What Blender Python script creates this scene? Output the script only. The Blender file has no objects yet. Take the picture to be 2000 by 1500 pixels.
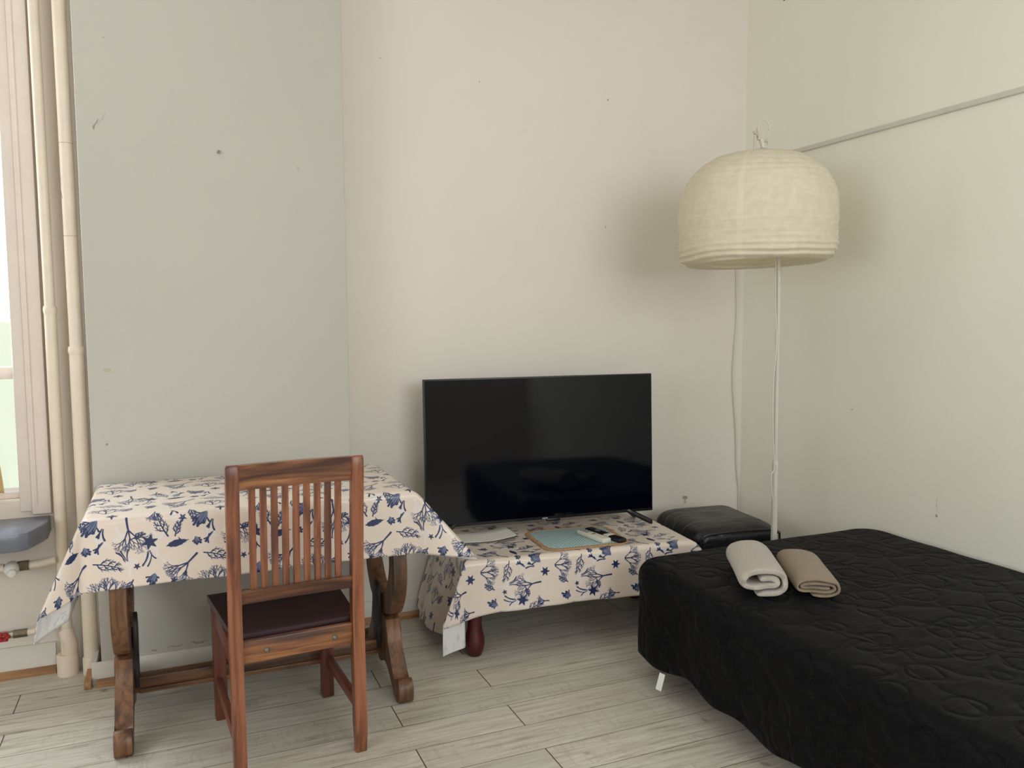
import bpy, bmesh, math, random
import numpy as np
from mathutils import Vector, Matrix, noise
S = bpy.context.scene
COL = S.collection
PI = math.pi
R = math.radians
random.seed(4)

# ------------------------------------------------------------------ camera
W, H = 2000, 1500
F_PX, YAW, PITCH, ROLL = 1566.8, R(22.85), R(4.584), R(-0.305)
cd = bpy.data.cameras.new('camera'); cam = bpy.data.objects.new('camera', cd); COL.objects.link(cam)
fw = Vector((math.sin(YAW)*math.cos(PITCH), math.cos(YAW)*math.cos(PITCH), -math.sin(PITCH)))
rt = Vector((math.cos(YAW), -math.sin(YAW), 0)); up = rt.cross(fw)
rt2 = math.cos(ROLL)*rt + math.sin(ROLL)*up; up2 = -math.sin(ROLL)*rt + math.cos(ROLL)*up
cam.matrix_world = Matrix(((rt2.x, up2.x, -fw.x, 0), (rt2.y, up2.y, -fw.y, 0), (rt2.z, up2.z, -fw.z, 1.35), (0, 0, 0, 1)))
cd.sensor_width = 36; cd.lens = F_PX/W*36; cd.clip_start = .05; cd.clip_end = 200
S.camera = cam

# ------------------------------------------------------------------ world, daylight, exposure
wd = bpy.data.worlds.new('world'); S.world = wd; wd.use_nodes = True
bg = wd.node_tree.nodes['Background']; bg.inputs[0].default_value = (.80, .92, 1, 1); bg.inputs[1].default_value = 1.3

def area(name, loc, target, sx, sy, power, color):
    l = bpy.data.lights.new(name, 'AREA'); l.shape = 'RECTANGLE'; l.size = sx; l.size_y = sy; l.energy = power; l.color = color
    o = bpy.data.objects.new(name, l); COL.objects.link(o); o.location = loc
    o.rotation_euler = (Vector(target)-Vector(loc)).to_track_quat('-Z', 'Y').to_euler()
    return o
# daylight outside window_1, then fill lamps outside two added, unseen windows
area('daylight_window_front', (-1.16, 3.64, 2.06), (-1.16, 0, 2.06), 1.19, 1.74, 66, (.86, .95, 1))
area('fill_light_left', (-3.95, -.4, 1.75), (0, -.2, 1.5), 3.0, 1.9, 70, (.93, .975, 1))
area('fill_light_rear', (1.45, -2.75, 2.08), (1.4, 2, 1.4), 2.5, 1.75, 96, (.93, .975, 1))
S.view_settings.view_transform = 'Standard'; S.view_settings.look = 'None'
S.view_settings.exposure = 0.09; S.view_settings.gamma = 1; S.view_settings.use_curve_mapping = False
S.cycles.max_bounces = 10; S.cycles.diffuse_bounces = 6; S.cycles.transmission_bounces = 8
S.cycles.use_denoising = True; S.cycles.caustics_refractive = False; S.cycles.caustics_reflective = False

# ------------------------------------------------------------------ helpers
def srgb(r, g, b):
    f = lambda c: (c/255/12.92) if c/255 <= .04045 else ((c/255+.055)/1.055)**2.4
    return (f(r), f(g), f(b), 1)
class NT:
    def __init__(s, name):
        s.m = bpy.data.materials.new(name); s.m.use_nodes = True; s.t = s.m.node_tree
        s.b = s.t.nodes['Principled BSDF']; s.out = s.t.nodes['Material Output']
    def n(s, typ, **kw):
        nd = s.t.nodes.new(typ)
        for k, v in kw.items():
            if k in nd.inputs.keys() if isinstance(k, str) else False: nd.inputs[k].default_value = v
            else: setattr(nd, k, v)
        return nd
    def l(s, a, b): s.t.links.new(a, b)
    def math(s, op, a, b=None, c=None):
        nd = s.t.nodes.new('ShaderNodeMath'); nd.operation = op
        for i, v in enumerate((a, b, c)):
            if v is None: continue
            if isinstance(v, (int, float)): nd.inputs[i].default_value = v
            else: s.l(v, nd.inputs[i])
        return nd.outputs[0]
    def mix(s, f, a, b, blend='MIX'):
        nd = s.t.nodes.new('ShaderNodeMix'); nd.data_type = 'RGBA'; nd.blend_type = blend
        for i, v in ((0, f), (6, a), (7, b)):
            if isinstance(v, (int, float, tuple)): nd.inputs[i].default_value = v
            else: s.l(v, nd.inputs[i])
        return nd.outputs[2]
    def ramp(s, fac, stops):
        nd = s.t.nodes.new('ShaderNodeValToRGB'); s.l(fac, nd.inputs[0]); e = nd.color_ramp.elements
        while len(e) < len(stops): e.new(.5)
        for i, (p, c) in enumerate(stops): e[i].position = p; e[i].color = c
        return nd.outputs[0]
    def coord(s, scale=(1, 1, 1), kind='Object', loc=(0, 0, 0), rot=(0, 0, 0)):
        tc = s.t.nodes.new('ShaderNodeTexCoord'); mp = s.t.nodes.new('ShaderNodeMapping')
        mp.inputs['Scale'].default_value = scale; mp.inputs['Location'].default_value = loc; mp.inputs['Rotation'].default_value = rot
        s.l(tc.outputs[kind], mp.inputs[0]); return mp.outputs[0]
    def noise(s, vec, scale, detail=3, rough=.5, dist=0):
        nd = s.t.nodes.new('ShaderNodeTexNoise'); s.l(vec, nd.inputs['Vector']); nd.inputs['Scale'].default_value = scale
        nd.inputs['Detail'].default_value = detail; nd.inputs['Roughness'].default_value = rough; nd.inputs['Distortion'].default_value = dist
        return nd.outputs[0]
    def bump(s, h, strength=.3, dist=.01, prev=None):
        nd = s.t.nodes.new('ShaderNodeBump'); nd.inputs['Strength'].default_value = strength; nd.inputs['Distance'].default_value = dist
        s.l(h, nd.inputs['Height'])
        if prev is not None: s.l(prev, nd.inputs['Normal'])
        s.l(nd.outputs[0], s.b.inputs['Normal']); return nd.outputs[0]
def plain(name, col, rough=.5, spec=.5, metal=0, nz=0, nscale=30, bump=0, bscale=200):
    m = NT(name); m.b.inputs['Base Color'].default_value = col; m.b.inputs['Roughness'].default_value = rough
    m.b.inputs['Specular IOR Level'].default_value = spec; m.b.inputs['Metallic'].default_value = metal
    v = m.coord()
    if nz:
        n = m.noise(v, nscale, 3)
        d = tuple(c*(1-nz) for c in col[:3])+(1,)
        m.l(m.mix(m.ramp(n, [(.35, (0, 0, 0, 1)), (.65, (1, 1, 1, 1))]), d, col), m.b.inputs['Base Color'])
    if bump: m.bump(m.noise(v, bscale, 2), bump, .003)
    return m.m
def wood(name, dark, mid, light, axis, rough=.38, sc=1.0, dens=1.0):
    m = NT(name); s = [38*sc, 38*sc, 38*sc]; s[axis] = 2.2*sc
    tc = m.t.nodes.new('ShaderNodeTexCoord'); oi = m.t.nodes.new('ShaderNodeObjectInfo')
    ad = m.n('ShaderNodeVectorMath', operation='ADD'); m.l(tc.outputs['Object'], ad.inputs[0])
    cb = m.n('ShaderNodeCombineXYZ')
    for i in range(3): m.l(m.math('MULTIPLY', oi.outputs['Random'], 7.0+i), cb.inputs[i])
    m.l(cb.outputs[0], ad.inputs[1])
    mp = m.n('ShaderNodeMapping'); mp.inputs['Scale'].default_value = s; m.l(ad.outputs[0], mp.inputs[0])
    a = m.noise(mp.outputs[0], 1.0*dens, 5, .62, .8)
    mp2 = m.n('ShaderNodeMapping'); mp2.inputs['Scale'].default_value = [x*.35 for x in s]; m.l(ad.outputs[0], mp2.inputs[0])
    b = m.noise(mp2.outputs[0], 1.0, 2, .5, 1.2)
    c1 = m.ramp(a, [(.30, dark), (.5, mid), (.72, light)])
    c2 = m.mix(m.ramp(b, [(.52, (0, 0, 0, 1)), (.68, (1, 1, 1, 1))]), c1, dark)
    m.l(c2, m.b.inputs['Base Color']); m.b.inputs['Roughness'].default_value = rough
    m.bump(a, .12, .002)
    return m.m

def bm_obj(name, bm, mat, parent=None, smooth=True, loc=None, mats=None, autosmooth=35):
    me = bpy.data.meshes.new(name); bmesh.ops.recalc_face_normals(bm, faces=bm.faces[:]) if smooth != 'keep' else None
    if smooth:
        for f in bm.faces: f.smooth = True
        ang = R(autosmooth)
        for e in bm.edges:
            if len(e.link_faces) == 2 and e.calc_face_angle(0) > ang: e.smooth = False
    bm.to_mesh(me); bm.free()
    o = bpy.data.objects.new(name, me); COL.objects.link(o)
    for mm in (mats or [mat]): me.materials.append(mm)
    if parent: o.parent = parent
    if loc: o.location = loc
    return o
def add_box(bm, lo, hi, bevel=0, seg=2, M=None):
    vs = [bm.verts.new((x, y, z)) for x in (lo[0], hi[0]) for y in (lo[1], hi[1]) for z in (lo[2], hi[2])]
    fs = [bm.faces.new([vs[i] for i in q]) for q in ((0, 1, 3, 2), (4, 6, 7, 5), (0, 4, 5, 1), (2, 3, 7, 6), (0, 2, 6, 4), (1, 5, 7, 3))]
    nv = vs
    if bevel:
        es = list({e for f in fs for e in f.edges})
        r = bmesh.ops.bevel(bm, geom=es, offset=bevel, segments=seg, profile=.5, affect='EDGES')
        nv = list({v for f in r['faces'] for v in f.verts} | {v for v in vs if v.is_valid})
    if M is not None: bmesh.ops.transform(bm, matrix=M, verts=nv)
    return nv
def box(name, lo, hi, mat, parent=None, bevel=.002, seg=2, M=None):
    bm = bmesh.new(); add_box(bm, lo, hi, bevel, seg, M); return bm_obj(name, bm, mat, parent)
def add_tube(bm, pts, rad, n=12, cap=True):
    pts = [Vector(p) for p in pts]; rings = []
    rad = rad if isinstance(rad, (list, tuple)) else [rad]*len(pts)
    up = None
    for i, p in enumerate(pts):
        d = (pts[min(i+1, len(pts)-1)]-pts[max(i-1, 0)]).normalized()
        if up is None:
            up = Vector((0, 0, 1)) if abs(d.z) < .9 else Vector((1, 0, 0))
        a = d.cross(up).normalized(); b = a.cross(d).normalized(); up = b
        rings.append([bm.verts.new(p+rad[i]*(math.cos(t)*a+math.sin(t)*b)) for t in [2*PI*k/n for k in range(n)]])
    for r1, r2 in zip(rings, rings[1:]):
        for k in range(n): bm.faces.new((r1[k], r1[(k+1) % n], r2[(k+1) % n], r2[k]))
    if cap: bm.faces.new(rings[0][::-1]); bm.faces.new(rings[-1])
def tube(name, pts, rad, mat, parent=None, n=12):
    bm = bmesh.new(); add_tube(bm, pts, rad, n); return bm_obj(name, bm, mat, parent)
def add_lathe(bm, prof, c=(0, 0, 0), n=32, cap=True, M=None):
    rings = []
    for r, z in prof:
        rings.append([bm.verts.new((c[0]+r*math.cos(2*PI*k/n), c[1]+r*math.sin(2*PI*k/n), c[2]+z)) for k in range(n)])
    for r1, r2 in zip(rings, rings[1:]):
        for k in range(n): bm.faces.new((r1[k], r1[(k+1) % n], r2[(k+1) % n], r2[k]))
    if cap: bm.faces.new(rings[0][::-1]); bm.faces.new(rings[-1])
    if M is not None: bmesh.ops.transform(bm, matrix=M, verts=[v for r in rings for v in r])
def lathe(name, prof, mat, parent=None, c=(0, 0, 0), n=32, M=None, cap=True):
    bm = bmesh.new(); add_lathe(bm, prof, c, n, cap, M); return bm_obj(name, bm, mat, parent)
def add_prism(bm, poly, lo, hi, axis=0, bevel=0):
    def P(u, v, w): return (w, u, v) if axis == 0 else ((u, w, v) if axis == 1 else (u, v, w))
    a = [bm.verts.new(P(u, v, lo)) for u, v in poly]; b = [bm.verts.new(P(u, v, hi)) for u, v in poly]
    n = len(poly); f0 = bm.faces.new(a[::-1]); f1 = bm.faces.new(b)
    for k in range(n): bm.faces.new((a[k], a[(k+1) % n], b[(k+1) % n], b[k]))
    if bevel:
        bmesh.ops.bevel(bm, geom=list(f0.edges)+list(f1.edges), offset=bevel, segments=2, profile=.5, affect='EDGES')
def smooth_poly(pts, it=2):
    for _ in range(it):
        q = []
        for i in range(len(pts)):
            a, b = pts[i], pts[(i+1) % len(pts)]
            q += [(a[0]*.75+b[0]*.25, a[1]*.75+b[1]*.25), (a[0]*.25+b[0]*.75, a[1]*.25+b[1]*.75)]
        pts = q
    return pts
def empty(name, loc, rz=0):
    o = bpy.data.objects.new(name, None); COL.objects.link(o); o.location = loc; o.rotation_euler = (0, 0, rz); o.empty_display_size = .1; return o
def tag(o, label, cat, group=None):
    o['label'] = label; o['category'] = cat
    if group: o['group'] = group
    return o
def struct(o): o['kind'] = 'structure'; return o
def bez(p, n=16):
    """Catmull-Rom through points"""
    p = [Vector(a) for a in p]; out = []
    q = [p[0]*2-p[1]]+p+[p[-1]*2-p[-2]]
    for i in range(1, len(q)-2):
        for k in range(n):
            t = k/n; a, b, c, d = q[i-1], q[i], q[i+1], q[i+2]
            out.append(.5*((2*b)+(c-a)*t+(2*a-5*b+4*c-d)*t*t+(3*b-a-3*c+d)*t**3))
    out.append(p[-1]); return out

# ------------------------------------------------------------------ room dimensions
YW = 3.482; YP = 3.27; XR = 2.806; XL = -3.6; YB = -2.4; ZC = 3.3
PX0, PX1 = -.290, .655
WX0, WX1, WZ0, WZ1 = -1.76, -.557, .675, 2.95

# ------------------------------------------------------------------ wall paint
def wall_mat(name, col, marks=(), axes='XZ', rough=.75, zone=None):
    m = NT(name); tc = m.t.nodes.new('ShaderNodeTexCoord'); v = tc.outputs['Object']
    a = m.noise(v, 1.3, 4, .55); b = m.noise(v, 14, 3, .5)
    c = m.mix(m.ramp(a, [(.3, (0, 0, 0, 1)), (.7, (1, 1, 1, 1))]), tuple(x*.955 for x in col[:3])+(1,), col)
    c = m.mix(m.ramp(b, [(.66, (0, 0, 0, 1)), (.8, (.35, .35, .35, 1))]), c, tuple(x*.93 for x in col[:3])+(1,))
    sp = m.n('ShaderNodeSeparateXYZ'); nz = m.n('ShaderNodeTexNoise'); m.l(v, nz.inputs['Vector']); nz.inputs['Scale'].default_value = 60; nz.inputs['Detail'].default_value = 3
    ad = m.n('ShaderNodeVectorMath', operation='MULTIPLY_ADD'); m.l(nz.outputs[1], ad.inputs[0]); ad.inputs[1].default_value = (.02, .02, .02); m.l(v, ad.inputs[2])
    m.l(ad.outputs[0], sp.inputs[0]); u = sp.outputs['X' if axes[0] == 'X' else 'Y']; w = sp.outputs['Z']
    if zone:
        sq = m.n('ShaderNodeSeparateXYZ'); m.l(v, sq.inputs[0])
        c = m.mix(m.math('MULTIPLY', m.math('LESS_THAN', sq.outputs[0], -.2), m.math('GREATER_THAN', sq.outputs[2], .60)), c, zone)
    for (mx, mz, rx, rz, mc, sl) in marks:
        du = m.math('SUBTRACT', u, mx+.01); dw = m.math('SUBTRACT', w, mz+.01)
        du = m.math('SUBTRACT', du, m.math('MULTIPLY', dw, sl))
        du = m.math('DIVIDE', du, rx); dw = m.math('DIVIDE', dw, rz)
        d = m.math('ADD', m.math('MULTIPLY', du, du), m.math('MULTIPLY', dw, dw))
        k = m.math('LESS_THAN', d, 1.0)
        c = m.mix(m.math('MULTIPLY', k, mc[3]*.7), c, mc[:3]+(1,))
    m.l(c, m.b.inputs['Base Color']); m.b.inputs['Roughness'].default_value = rough; m.b.inputs['Specular IOR Level'].default_value = .25
    h = m.math('ADD', m.noise(v, 5, 3), m.math('MULTIPLY', m.noise(v, 120, 2), .12)); m.bump(h, .16, .012)
    return m.m
PAINT = srgb(226, 219, 210)
g = lambda r, gg, b, a=1: srgb(r, gg, b)[:3]+(a,)
M_wall_col = wall_mat('wall colour column', srgb(192, 189, 181), [(-.228, 2.054, .004, .018, g(110, 105, 98, .9), .5), (-.205, 2.075, .004, .025, g(150, 145, 138, .5), .6), (-.226, 1.172, .014, .007, g(170, 160, 120, .7), 0), (-.24, .902, .004, .004, g(110, 100, 90), 0), (.475, 1.944, .003, .006, g(140, 135, 125, .8), 0), (-.11, .098, .010, .004, g(150, 135, 115), 0), (-.035, .103, .026, .003, g(150, 140, 122), .1), (.05, .106, .034, .003, g(140, 128, 110), .1), (-.19, 2.36, .004, .004, g(160, 150, 130, .8), 0)])  # column colour set darker and greyer than the neighbouring walls
M_wall_back = wall_mat('wall paint back', PAINT, zone=srgb(218, 206, 192), marks= [(2.452, .412, .016, .010, g(120, 105, 80), 0), (2.452, .392, .009, .016, g(190, 160, 125), 0), (1.978, 2.407, .004, .004, g(120, 112, 100), 0), (1.969, 1.8, .004, .006, g(140, 130, 120, .8), 0), (1.312, 2.421, .003, .006, g(130, 122, 110, .8), 0), (.86, 2.47, .01, .003, g(140, 132, 118, .5), 0)])
M_wall_right = wall_mat('wall paint right', srgb(236, 234, 221), [(2.265, .553, .006, .006, g(110, 105, 95), 0), (2.265, .60, .002, .03, g(150, 145, 135, .6), 0), (2.716, .938, .005, .004, g(140, 130, 120, .8), 0)], axes='YZ')
M_trimw = plain('white trim paint', srgb(216, 211, 202), .5, .4, nz=.07, nscale=12, bump=.1, bscale=40)
M_pipe = plain('cream gloss pipe paint', srgb(228, 214, 196), .42, .45, nz=.06, nscale=10, bump=.15, bscale=60)
M_casing = plain('pinkish beige window paint', srgb(226, 213, 204), .5, .4, nz=.05, nscale=10, bump=.12, bscale=30)
M_ceil = plain('ceiling paint', srgb(228, 225, 218), .8, .2)

# ------------------------------------------------------------------ floor
def floor_mat():
    m = NT('whitewashed oak laminate'); tc = m.t.nodes.new('ShaderNodeTexCoord'); v = tc.outputs['Object']
    sp = m.n('ShaderNodeSeparateXYZ'); m.l(v, sp.inputs[0]); x, y = sp.outputs[0], sp.outputs[1]
    pw, y0, L = .15552, 3.2931, 1.216
    ry = m.math('DIVIDE', m.math('SUBTRACT', y0, y), pw); row = m.math('FLOOR', ry); fy = m.math('SUBTRACT', ry, row)
    odd = m.math('FLOORED_MODULO', row, 2.0)
    off = m.math('ADD', m.math('MULTIPLY', odd, .377), .659)
    rx = m.math('DIVIDE', m.math('SUBTRACT', x, off), L); cx = m.math('FLOOR', rx); fx = m.math('SUBTRACT', rx, cx)
    # seams
    ey = m.math('MULTIPLY', m.math('MINIMUM', fy, m.math('SUBTRACT', 1.0, fy)), pw)
    ex = m.math('MULTIPLY', m.math('MINIMUM', fx, m.math('SUBTRACT', 1.0, fx)), L)
    ws = m.noise(v, 3, 2); wdt = m.math('ADD', m.math('MULTIPLY', ws, .0012), .0006)
    seam = m.math('MAXIMUM', m.math('LESS_THAN', ey, wdt), m.math('LESS_THAN', ex, .0019))
    # per-plank random
    cb = m.n('ShaderNodeCombineXYZ'); m.l(row, cb.inputs[0]); m.l(cx, cb.inputs[1])
    wn = m.n('ShaderNodeTexWhiteNoise', noise_dimensions='3D'); m.l(cb.outputs[0], wn.inputs['Vector'])
    rnd = wn.outputs['Value']; rc = m.n('ShaderNodeSeparateColor'); m.l(wn.outputs['Color'], rc.inputs[0])
    gx = m.math('ADD', x, m.math('MULTIPLY', rnd, 37.0)); gy = m.math('ADD', y, m.math('MULTIPLY', rc.outputs[1], 11.0))
    gv = m.n('ShaderNodeCombineXYZ'); m.l(m.math('MULTIPLY', gx, 2.2), gv.inputs[0]); m.l(m.math('MULTIPLY', gy, 34.0), gv.inputs[1])
    fine = m.noise(gv.outputs[0], 1.6, 6, .66, .6)
    gv2 = m.n('ShaderNodeCombineXYZ'); m.l(m.math('MULTIPLY', gx, 1.4), gv2.inputs[0]); m.l(m.math('MULTIPLY', gy, 9.0), gv2.inputs[1])
    big = m.noise(gv2.outputs[0], 1.0, 3, .5, 1.6)
    rings = m.math('SINE', m.math('MULTIPLY', big, 70.0))
    c = m.ramp(fine, [(.28, srgb(156, 145, 128)), (.44, srgb(205, 198, 185)), (.66, srgb(224, 219, 208))])
    c = m.mix(m.math('MULTIPLY', m.math('GREATER_THAN', rings, .55), m.math('MULTIPLY', rc.outputs[0], .30)), c, srgb(178, 168, 152))
    # cross-grain saw marks on some planks
    gv3 = m.n('ShaderNodeCombineXYZ'); m.l(m.math('MULTIPLY', gx, 55.0), gv3.inputs[0]); m.l(m.math('MULTIPLY', gy, 12.0), gv3.inputs[1])
    saw = m.noise(gv3.outputs[0], 1.0, 3, .6, .4); region = m.noise(gv2.outputs[0], .9, 2)
    sawm = m.math('MULTIPLY', m.math('GREATER_THAN', saw, .58), m.math('MULTIPLY', m.math('GREATER_THAN', region, .50), m.math('MULTIPLY', rc.outputs[2], .34)))
    c = m.mix(sawm, c, srgb(176, 166, 151))
    # knots
    kn = m.noise(v, 9, 2, .5, .3); c = m.mix(m.ramp(kn, [(.71, (0, 0, 0, 1)), (.76, (.6, .6, .6, 1))]), c, srgb(120, 107, 92))
    tone = m.ramp(rnd, [(0, (.84, .84, .84, 1)), (1, (1.02, 1.01, 1.0, 1))])
    c = m.mix(1.0, c, tone, 'MULTIPLY')
    c = m.mix(seam, c, srgb(82, 66, 50))
    m.l(c, m.b.inputs['Base Color']); m.b.inputs['Roughness'].default_value = .42; m.b.inputs['Specular IOR Level'].default_value = .4
    h = m.math('SUBTRACT', m.math('MULTIPLY', fine, .4), seam); m.bump(h, .35, .0025)
    return m.m
struct(box('floor', (XL-.3, YB-.3, -.12), (XR+.3, YW+.3, 0), floor_mat(), bevel=0))
struct(box('ceiling', (XL-.3, YB-.3, ZC), (XR+.3, YW+.3, ZC+.1), M_ceil, bevel=0))
struct(box('wall_right', (XR, YB-.3, 0), (XR+.2, YW+.3, ZC), M_wall_right, bevel=0))
def wall_with_hole(name, lo, hi, hlo, hhi, axis, mat):
    bm = bmesh.new(); a = 0 if axis == 'X' else 1
    def seg(u0, u1, z0, z1):
        l = list(lo); h = list(hi); l[a] = u0; h[a] = u1; l[2] = z0; h[2] = z1; add_box(bm, l, h)
    seg(lo[a], hlo[0], lo[2], hi[2]); seg(hhi[0], hi[a], lo[2], hi[2]); seg(hlo[0], hhi[0], lo[2], hlo[1]); seg(hlo[0], hhi[0], hhi[1], hi[2])
    return struct(bm_obj(name, bm, mat, smooth=False))
wall_with_hole('wall_back', (XL, YW, 0), (XR, YW+.3, ZC), (WX0, WZ0), (WX1, WZ1), 'X', M_wall_back)
wall_with_hole('wall_left', (XL-.25, YB, 0), (XL, YW+.3, ZC), (-1.9, .8), (1.1, 2.7), 'Y', M_wall_back)
wall_with_hole('wall_rear', (XL, YB-.25, 0), (XR, YB, ZC), (.15, 1.2), (2.7, 3.0), 'X', M_wall_back)
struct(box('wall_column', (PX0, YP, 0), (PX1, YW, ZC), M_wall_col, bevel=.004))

# plain wooden window frames in the two openings added behind the camera for fill light
M_glass = NT('window glass'); M_glass.b.inputs['Transmission Weight'].default_value = 1; M_glass.b.inputs['Roughness'].default_value = 0; M_glass.b.inputs['IOR'].default_value = 1.45
M_glass.b.inputs['Base Color'].default_value = (.97, .985, .98, 1)
tr = M_glass.n('ShaderNodeBsdfTransparent'); ms = M_glass.n('ShaderNodeMixShader'); gl = M_glass.n('ShaderNodeBsdfGlossy'); gl.inputs['Roughness'].default_value = .02
ms.inputs[0].default_value = .05; M_glass.l(tr.outputs[0], ms.inputs[1]); M_glass.l(gl.outputs[0], ms.inputs[2]); M_glass.l(ms.outputs[0], M_glass.out.inputs[0])
M_glass = M_glass.m
def window(name, u0, u1, z0, z1, plane, axis, bars=1):
    def B(bm, a0, a1, b0, b1, t0, t1):
        if axis == 'X': add_box(bm, (a0, t0, b0), (a1, t1, b1), .003)
        else: add_box(bm, (t0, a0, b0), (t1, a1, b1), .003)
    e = struct(empty(name, (0, 0, 0)))
    bm = bmesh.new(); w = .06
    B(bm, u0, u0+w, z0, z1, plane, plane+.06); B(bm, u1-w, u1, z0, z1, plane, plane+.06)
    B(bm, u0+w, u1-w, z0, z0+w, plane, plane+.06); B(bm, u0+w, u1-w, z1-w, z1, plane, plane+.06)
    for k in range(bars):
        c = u0+(u1-u0)*(k+1)/(bars+1); B(bm, c-.03, c+.03, z0+w, z1-w, plane, plane+.06)
    bm_obj('window_frame', bm, M_casing, e)
    bm = bmesh.new(); B(bm, u0+.03, u1-.03, z0+.03, z1-.03, plane+.025, plane+.03); bm_obj('glass_pane', bm, M_glass, e)
window('added_window_left', -1.9, 1.1, .8, 2.7, XL-.15, 'Y', 2)  # this and the next: unseen windows added to let the fill lamps in
window('added_window_rear', .15, 2.7, 1.2, 3.0, YB-.15, 'X', 2)

# ------------------------------------------------------------------ window_1 beside the column
w1 = struct(empty('window_1', (-.6, YW, .62)))
off = Vector((.6, -YW, -.62))
def w1obj(o): o.location = off; return o
bm = bmesh.new()
for (a, b) in ((-.555, -.516), (WX0-.07, WX0)):                      # jamb linings, proud of the wall
    add_box(bm, (a, YW-.012, .635), (b, YW+.11, WZ1+.02), .004)
add_box(bm, (WX0-.07, YW-.012, WZ1), (-.522, YW+.11, WZ1+.07), .004)
w1obj(bm_obj('window_frame', bm, M_casing, w1))
bm = bmesh.new()
for cx in (-.483, WX0-.105):                                          # outer casing with a rounded foot
    poly = smooth_poly([(cx-.034, .624), (cx-.012, .612), (cx+.012, .612), (cx+.034, .624)], 0)
    poly = [(cx+.033, .622), (cx+.033, WZ1+.1), (cx-.033, WZ1+.1), (cx-.033, .622)]
    add_prism(bm, poly, YW-.026, YW+.0, axis=1, bevel=.009)
    add_prism(bm, [(cx-.020, .66), (cx-.020, WZ1+.05), (cx-.012, WZ1+.05), (cx-.012, .66)], YW-.031, YW-.02, axis=1, bevel=.003)
w1obj(bm_obj('window_casing', bm, M_casing, w1))
bm = bmesh.new()                                                      # sashes
sx0, sx1 = WX0, WX1
for (a, b) in ((sx0, sx0+.05), (sx1-.004, sx1+.03), (-1.20, -1.14)): add_box(bm, (a, YW+.06, .675), (b, YW+.10, WZ1), .004)
for (a, b) in ((.675, .70), (1.135, 1.182), (WZ1-.05, WZ1)): add_box(bm, (sx0+.05, YW+.062, a), (sx1-.004, YW+.098, b), .004)
w1obj(bm_obj('sash', bm, M_casing, w1))
w1obj(box('glass_pane', (sx0+.02, YW+.078, .69), (sx1-.015, YW+.082, WZ1-.02), M_glass, w1, bevel=0))
M_sill = plain('blue grey gloss sill paint', srgb(108, 113, 124), .28, .6, nz=.15, nscale=9)
bm = bmesh.new()
yf = 3.205
poly = [(-1.95, YW+.0), (-1.95, yf), (-.53, yf), (-.497, yf+.02), (-.462, yf+.12), (-.456, yf+.17), (-.458, YW)]
add_prism(bm, poly, .548, .612, axis=2, bevel=.006)
w1obj(bm_obj('window_sill', bm, M_sill, w1))
# curtain hung inside the glass, only its edge reaches the frame
M_curt = plain('yellow beige curtain', srgb(206, 180, 128), .9, .1, bump=.3, bscale=150)
bm = bmesh.new(); NX, NZ = 60, 24; vs = []
for j in range(NZ+1):
    z = .705+j/NZ*.36; row = []
    edge = -.610-.05*(j/NZ)**1.3
    for i in range(NX+1):
        x = -1.12+(edge+1.12)*i/NX; row.append(bm.verts.new((x, YW+.03+.014*math.sin(i*1.1)+.004*math.sin(i*.4+j*.3), z)))
    vs.append(row)
for j in range(NZ):
    for i in range(NX): bm.faces.new((vs[j][i], vs[j][i+1], vs[j+1][i+1], vs[j+1][i]))
c = bm_obj('curtain', bm, M_curt); sm = c.modifiers.new('s', 'SOLIDIFY'); sm.thickness = .002
tag(c, 'yellow beige cafe curtain seen as a sliver behind the lower pane at the far left', 'curtain')
# pale house across the yard
M_house = plain('pale yellow render', srgb(238, 234, 205), .9, .1, nz=.04, nscale=2)
hb = box('neighbouring_building', (-9, 12, -4), (0.5, 16, 1.35), M_house, bevel=.02)
tag(hb, 'pale yellow building outside, blown out behind the lower window pane', 'building')

# ------------------------------------------------------------------ baseboards
M_strip = wood('oak edging strip', srgb(120, 84, 54), srgb(168, 126, 88), srgb(186, 146, 108), 0, .5)
M_stripy = wood('oak edging strip across', srgb(120, 84, 54), srgb(168, 126, 88), srgb(186, 146, 108), 1, .5)
def baseboard(name, x0, x1, y, h=.098, t=.016):
    e = struct(empty(name, (x0, y, 0)))
    bm = bmesh.new(); add_prism(bm, [(0, .0), (-t, .0), (-t, h-.012), (-t*.5, h), (0, h)], 0, x1-x0, axis=0); bm_obj('board', bm, M_trimw, e)
    bm = bmesh.new(); add_prism(bm, [(-t, .0), (-t-.018, .0), (-t-.018, .018), (-t-.008, .028), (-t, .028)], 0, x1-x0, axis=0); bm_obj('edging_strip', bm, M_strip, e)
    return e
baseboard('baseboard_left', XL, -.462, YW, .115)
baseboard('baseboard_back', PX1, XR, YW)
bc = baseboard('baseboard_column', PX0-.018, PX1, YP, .088)
bm = bmesh.new(); add_box(bm, (-.016, .0, 0), (.002, .18, .088), .002); bm_obj('board', bm, M_trimw, bc)
bm = bmesh.new(); add_box(bm, (-.040, -.034, 0), (-.016, .17, .030), .003); bm_obj('edging_strip', bm, M_stripy, bc)

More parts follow.
